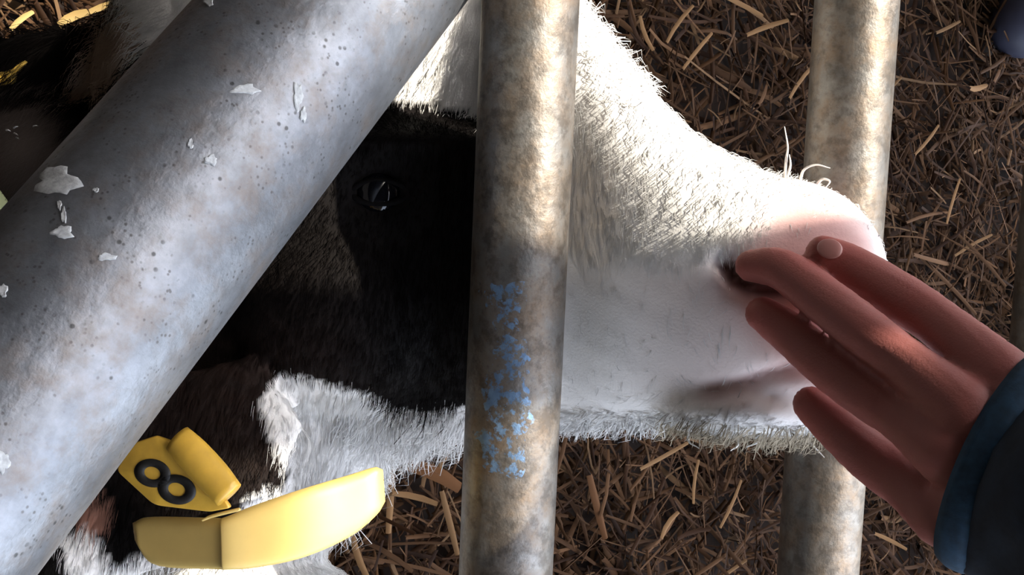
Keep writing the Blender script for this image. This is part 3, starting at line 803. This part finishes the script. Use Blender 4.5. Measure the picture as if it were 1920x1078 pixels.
# unseen head and neck leaning over, shaped for the shadow they cast
HC = LP(-.210, .075, .46); HW = c2w(HC)
def hw(dx, dy, dz): return w2c(HW + np.array((dx, dy, dz)))
def av(x, y, z): return np.array((x, y, z)) @ RN
hd = [ellipsoid(HC, (av(.080, 0, 0), av(0, .072, 0), av(.01, 0, .100))),
      tube([wc(.76, .045, .93), LP(-.47, .030, .42), LP(-.38, .047, .44), LP(-.28, .075, .45)], [.045, .034, .028, .04], 16, 4), ellipsoid(hw(-.078, 0, -.03), np.eye(3) * .014), ellipsoid(hw(-.035, 0, -.085), np.eye(3) * .032),
      ellipsoid(hw(.01, .075, -.02), np.eye(3) * .017), ellipsoid(hw(.01, -.075, -.02), np.eye(3) * .017)]
v, f = remesh(*merge(hd), .005, 4); ho = meshobj('head', c2w(v), f, M_SKIN, person); setcol(ho.data, np.tile(np.array((.45, .25, .19)), (len(v), 1)))
for s in (-1, 1):
    v, f = ellipsoid(hw(-.073, s * .03, .005), np.eye(3) * .010, 12, 8); meshobj('eye', c2w(v), f, M_EYE, person)
v, f = ellipsoid(hw(.02, 0, .032), (av(.083, 0, 0), av(0, .080, 0), av(.03, 0, .086))); meshobj('hair', c2w(v), f, M_HAIRP, person)
# legs and boots
toe = ground_at(1864, 62); foot = toe + np.array((-.02, .06, 0))
tr = [tube([wc(1.18, .12, .58), wc(foot[0] + .06, foot[1] + .03, .33), wc(foot[0] + .10, foot[1] + .03, .16)], [.085, .062, .055], 18, 5), tube([wc(1.18, .0, .58), wc(1.22, -.1, .33), wc(1.30, -.1, .16)], [.085, .062, .055], 18, 5)]
v, f = remesh(*merge(tr), .007, 3); meshobj('trousers', c2w(v), f, M_TROUSER, person)
for fx, fy in ((foot[0] + .10, foot[1] + .03), (1.30, -.1)):
    bp = [tube([wc(fx, fy, .22), wc(fx, fy, .05)], [.058, .050], 18, 4), tube([wc(fx + .02, fy, .042), wc(fx - .04, fy - .045, .042), wc(fx - .08, fy - .09, .038)], [.044, .046, .036], 18, 4)]
    v, f = remesh(*merge(bp), .005, 4); v = c2w(v); v[:, 2] = np.maximum(v[:, 2], .004); meshobj('boot', v, f, M_BOOT, person)

# ------------------------------------------------------------------ straw bedding
def straw_mat(name):
    k = NT(name); a = k.n('ShaderNodeAttribute', attribute_name='tint'); k.base(a.outputs['Color']); k.set(Roughness=.75); k.b.inputs['Specular IOR Level'].default_value = .08
    return k.m
M_STRAW = straw_mat('straw')
def straw_shape(n, Lr, Wr, seed):
    """n bent, slightly channelled ribbons; returns verts (n,8,3) about the origin"""
    r = np.random.default_rng(seed)
    L = r.uniform(*Lr, n) * r.choice([.5, .75, 1, 1.3], n, p=[.3, .3, .28, .12]); W = r.uniform(*Wr, n); bend = r.normal(0, .045, n) * L; sag = r.normal(0, .04, n) * L
    V = np.zeros((n, 12, 3))
    for i, u in enumerate((-.5, -.17, .17, .5)):
        c = (1 - (2 * u) ** 2)
        x = L * u; y = bend * c; z = sag * c; w = W * (1 - .25 * abs(2 * u) ** 3)
        V[:, i * 3 + 0] = np.stack([x, y - w / 2, z], 1); V[:, i * 3 + 1] = np.stack([x, y, z + W * .28], 1); V[:, i * 3 + 2] = np.stack([x, y + w / 2, z], 1)
    return V
SF = []
for i in range(3): SF += [(i * 3, i * 3 + 3, i * 3 + 4, i * 3 + 1), (i * 3 + 1, i * 3 + 4, i * 3 + 5, i * 3 + 2)]
SF = np.array(SF)
PAL = np.array(((.095, .048, .022), (.064, .031, .0135), (.036, .0160, .0070), (.130, .074, .036), (.021, .009, .004), (.050, .0235, .0100))) * .72
def strew(n, lo, hi, Lr, Wr, zr, seed, tilt=.25):
    r = np.random.default_rng(seed); V = straw_shape(n, Lr, Wr, seed)
    yaw = r.uniform(0, 6.283, n); pit = r.normal(0, tilt, n); rol = r.normal(0, .5, n)
    cy, sy, cp, sp, cr, sr = np.cos(yaw), np.sin(yaw), np.cos(pit), np.sin(pit), np.cos(rol), np.sin(rol)
    y2 = V[..., 1] * cr[:, None] - V[..., 2] * sr[:, None]; z2 = V[..., 1] * sr[:, None] + V[..., 2] * cr[:, None]
    x3 = V[..., 0] * cp[:, None] - z2 * sp[:, None]; z3 = V[..., 0] * sp[:, None] + z2 * cp[:, None]
    X = x3 * cy[:, None] - y2 * sy[:, None]; Y = x3 * sy[:, None] + y2 * cy[:, None]
    cx, cy_ = r.uniform(lo[0], hi[0], n), r.uniform(lo[1], hi[1], n); cz = r.uniform(*zr, n) + ground_h(cx, cy_) * .6
    W = np.stack([X + cx[:, None], Y + cy_[:, None], z3 + cz[:, None]], -1)
    c = PAL[r.choice(len(PAL), n, p=[.16, .26, .24, .06, .10, .18])] * r.uniform(.75, 1.2, (n, 1))
    return W, c
def mesh_fast(name, W, faces_one, cols, mat, parent=None):
    n, m, _ = W.shape; Fq = (np.arange(n)[:, None, None] * m + faces_one[None]).reshape(-1, faces_one.shape[1])
    me = bpy.data.meshes.new(name); me.vertices.add(n * m); me.vertices.foreach_set('co', W.astype(np.float32).ravel())
    me.loops.add(Fq.size); me.loops.foreach_set('vertex_index', Fq.astype(np.int32).ravel())
    me.polygons.add(len(Fq)); me.polygons.foreach_set('loop_start', np.arange(0, Fq.size, Fq.shape[1], dtype=np.int32)); me.polygons.foreach_set('loop_total', np.full(len(Fq), Fq.shape[1], np.int32))
    me.update(calc_edges=True); me.materials.append(mat); setcol(me, np.repeat(cols, m, axis=0))
    return link(bpy.data.objects.new(name, me), parent)
A_, ca = strew(22000, (-.5, -.95), (1.7, .95), (.03, .085), (.0018, .0075), (-.014, .010), 11, .2)
B_, cb = strew(9000, (-.1, -.6), (1.5, .6), (.03, .11), (.0012, .0048), (.006, .026), 12, .26)
C_, cc = strew(14000, (0, -.6), (1.5, .6), (.010, .032), (.0006, .0020), (.004, .026), 13, .3)
bed = mesh_fast('straw_bedding', np.concatenate([A_, B_, C_]), SF, np.concatenate([ca, cb, cc]), M_STRAW)
tag(bed, 'brown chopped straw bedding covering the whole ground', 'straw', kind='stuff')
# the stalks that stand out, one by one
STALK = [  # two ends in the picture, width, label
    (1352, -10, 1430, 30, .005, 'pale straw stalk at the top edge left of the upper right-hand tube'),
    (1400, 66, 1478, 38, .005, 'bright bent straw stalk below the one at the top edge'),
    (1250, 80, 1300, 10, .004, 'slanting straw stalk above the calf\'s white forehead near the top edge'),
    (1200, 30, 1225, 95, .005, 'short straw stalk closest to the tufted crest of the white forehead'),
    (1280, 130, 1335, 62, .004, 'thin straw stalk in the dark bedding above the bridge of the nose'),
    (1480, 185, 1530, 118, .004, 'straw stalk just left of the right-hand tube above the whiskers'),
    (1105, 890, 1135, 1010, .008, 'broad brown straw blade standing upright below the calf\'s jaw beside the painted tube'),
    (1290, 830, 1200, 880, .004, 'long slanting straw stalk right under the calf\'s chin hair'),
    (1310, 862, 1300, 945, .004, 'upright thin straw stalk midway between painted tube and right-hand tube'),
    (1390, 900, 1350, 990, .004, 'long thin straw stalk nearer the right-hand tube under the chin'),
    (1240, 1010, 1272, 960, .005, 'short straw stalk near the bottom edge under the jaw'),
    (1400, 1050, 1350, 1085, .004, 'straw stalk cut by the bottom edge left of the right-hand tube'),
    (735, 860, 728, 1000, .006, 'upright straw stalk touching the right end of the pale yellow tag'),
    (660, 1000, 690, 1085, .006, 'straw stalk leaning out from under the pale yellow tag at the bottom edge'),
    (760, 870, 862, 915, .012, 'broad reddish straw blade under the white jaw tufts left of the painted tube'),
    (735, 925, 820, 945, .005, 'light straw stalk crossing the bedding between pale tag and painted tube'),
    (828, 920, 858, 1040, .006, 'upright straw stalk hugging the left side of the painted tube'),
    (815, 900, 858, 825, .004, 'thin slanting straw stalk by the painted tube under the white jaw'),
    (1690, 145, 1640, 205, .004, 'straw stalk along the right side of the right-hand tube'),
    (1760, 235, 1715, 290, .004, 'slanting straw stalk in the dark bedding right of the right-hand tube'),
    (1850, 160, 1818, 165, .006, 'short thick straw stub beside the dark boot'),
    (1800, 40, 1755, 62, .004, 'thin straw stalk left of the dark boot near the top'),
    (1800, 335, 1775, 420, .004, 'straw stalk in deep shade above the outstretched fingers'),
    (1860, 440, 1790, 480, .004, 'straw stalk lying just above the knuckles of the hand'),
    (20, 55, 62, 22, .004, 'yellowish straw stalk at the top left corner above the black ear'),
    (110, 48, 165, 22, .006, 'brightest yellow straw stalk along the top of the black ear'),
    (168, 22, 232, 2, .005, 'yellow straw stalk ending at the tan ear hair'),
    (1640, 1000, 1700, 1030, .004, 'straw stalk below the little finger beside the right-hand tube')]
SH = [straw_shape(1, (.99, 1.), (.1, .11), 40 + i)[0] for i in range(5)]
for i, (x0, y0, x1, y1, w, lab) in enumerate(STALK):
    a, b = ground_at(x0, y0, .034), ground_at(x1, y1, .036 + .008 * math.sin(i)); L = np.linalg.norm(b - a); t, s, n = frame(b - a)
    q = SH[i % 5]; ext = q[:, 0].max() - q[:, 0].min()
    W = (a + b) / 2 + np.outer(q[:, 0] / ext * L, t) + np.outer(q[:, 1] * (w / .105), s) + np.outer(q[:, 2] * w / .105, n)
    base = (.30, .20, .075) if 'yellow' in lab and y0 < 100 else (.085, .038, .015) if 'broad' in lab else (.125, .070, .031)
    o = mesh_fast('straw_stalk', (W - (a + b) / 2)[None], SF, np.array([base]) * random.uniform(.8, 1.2), M_STRAW); o.location = (a + b) / 2
    tag(o, lab, 'straw', 'loose stalks on the bedding')
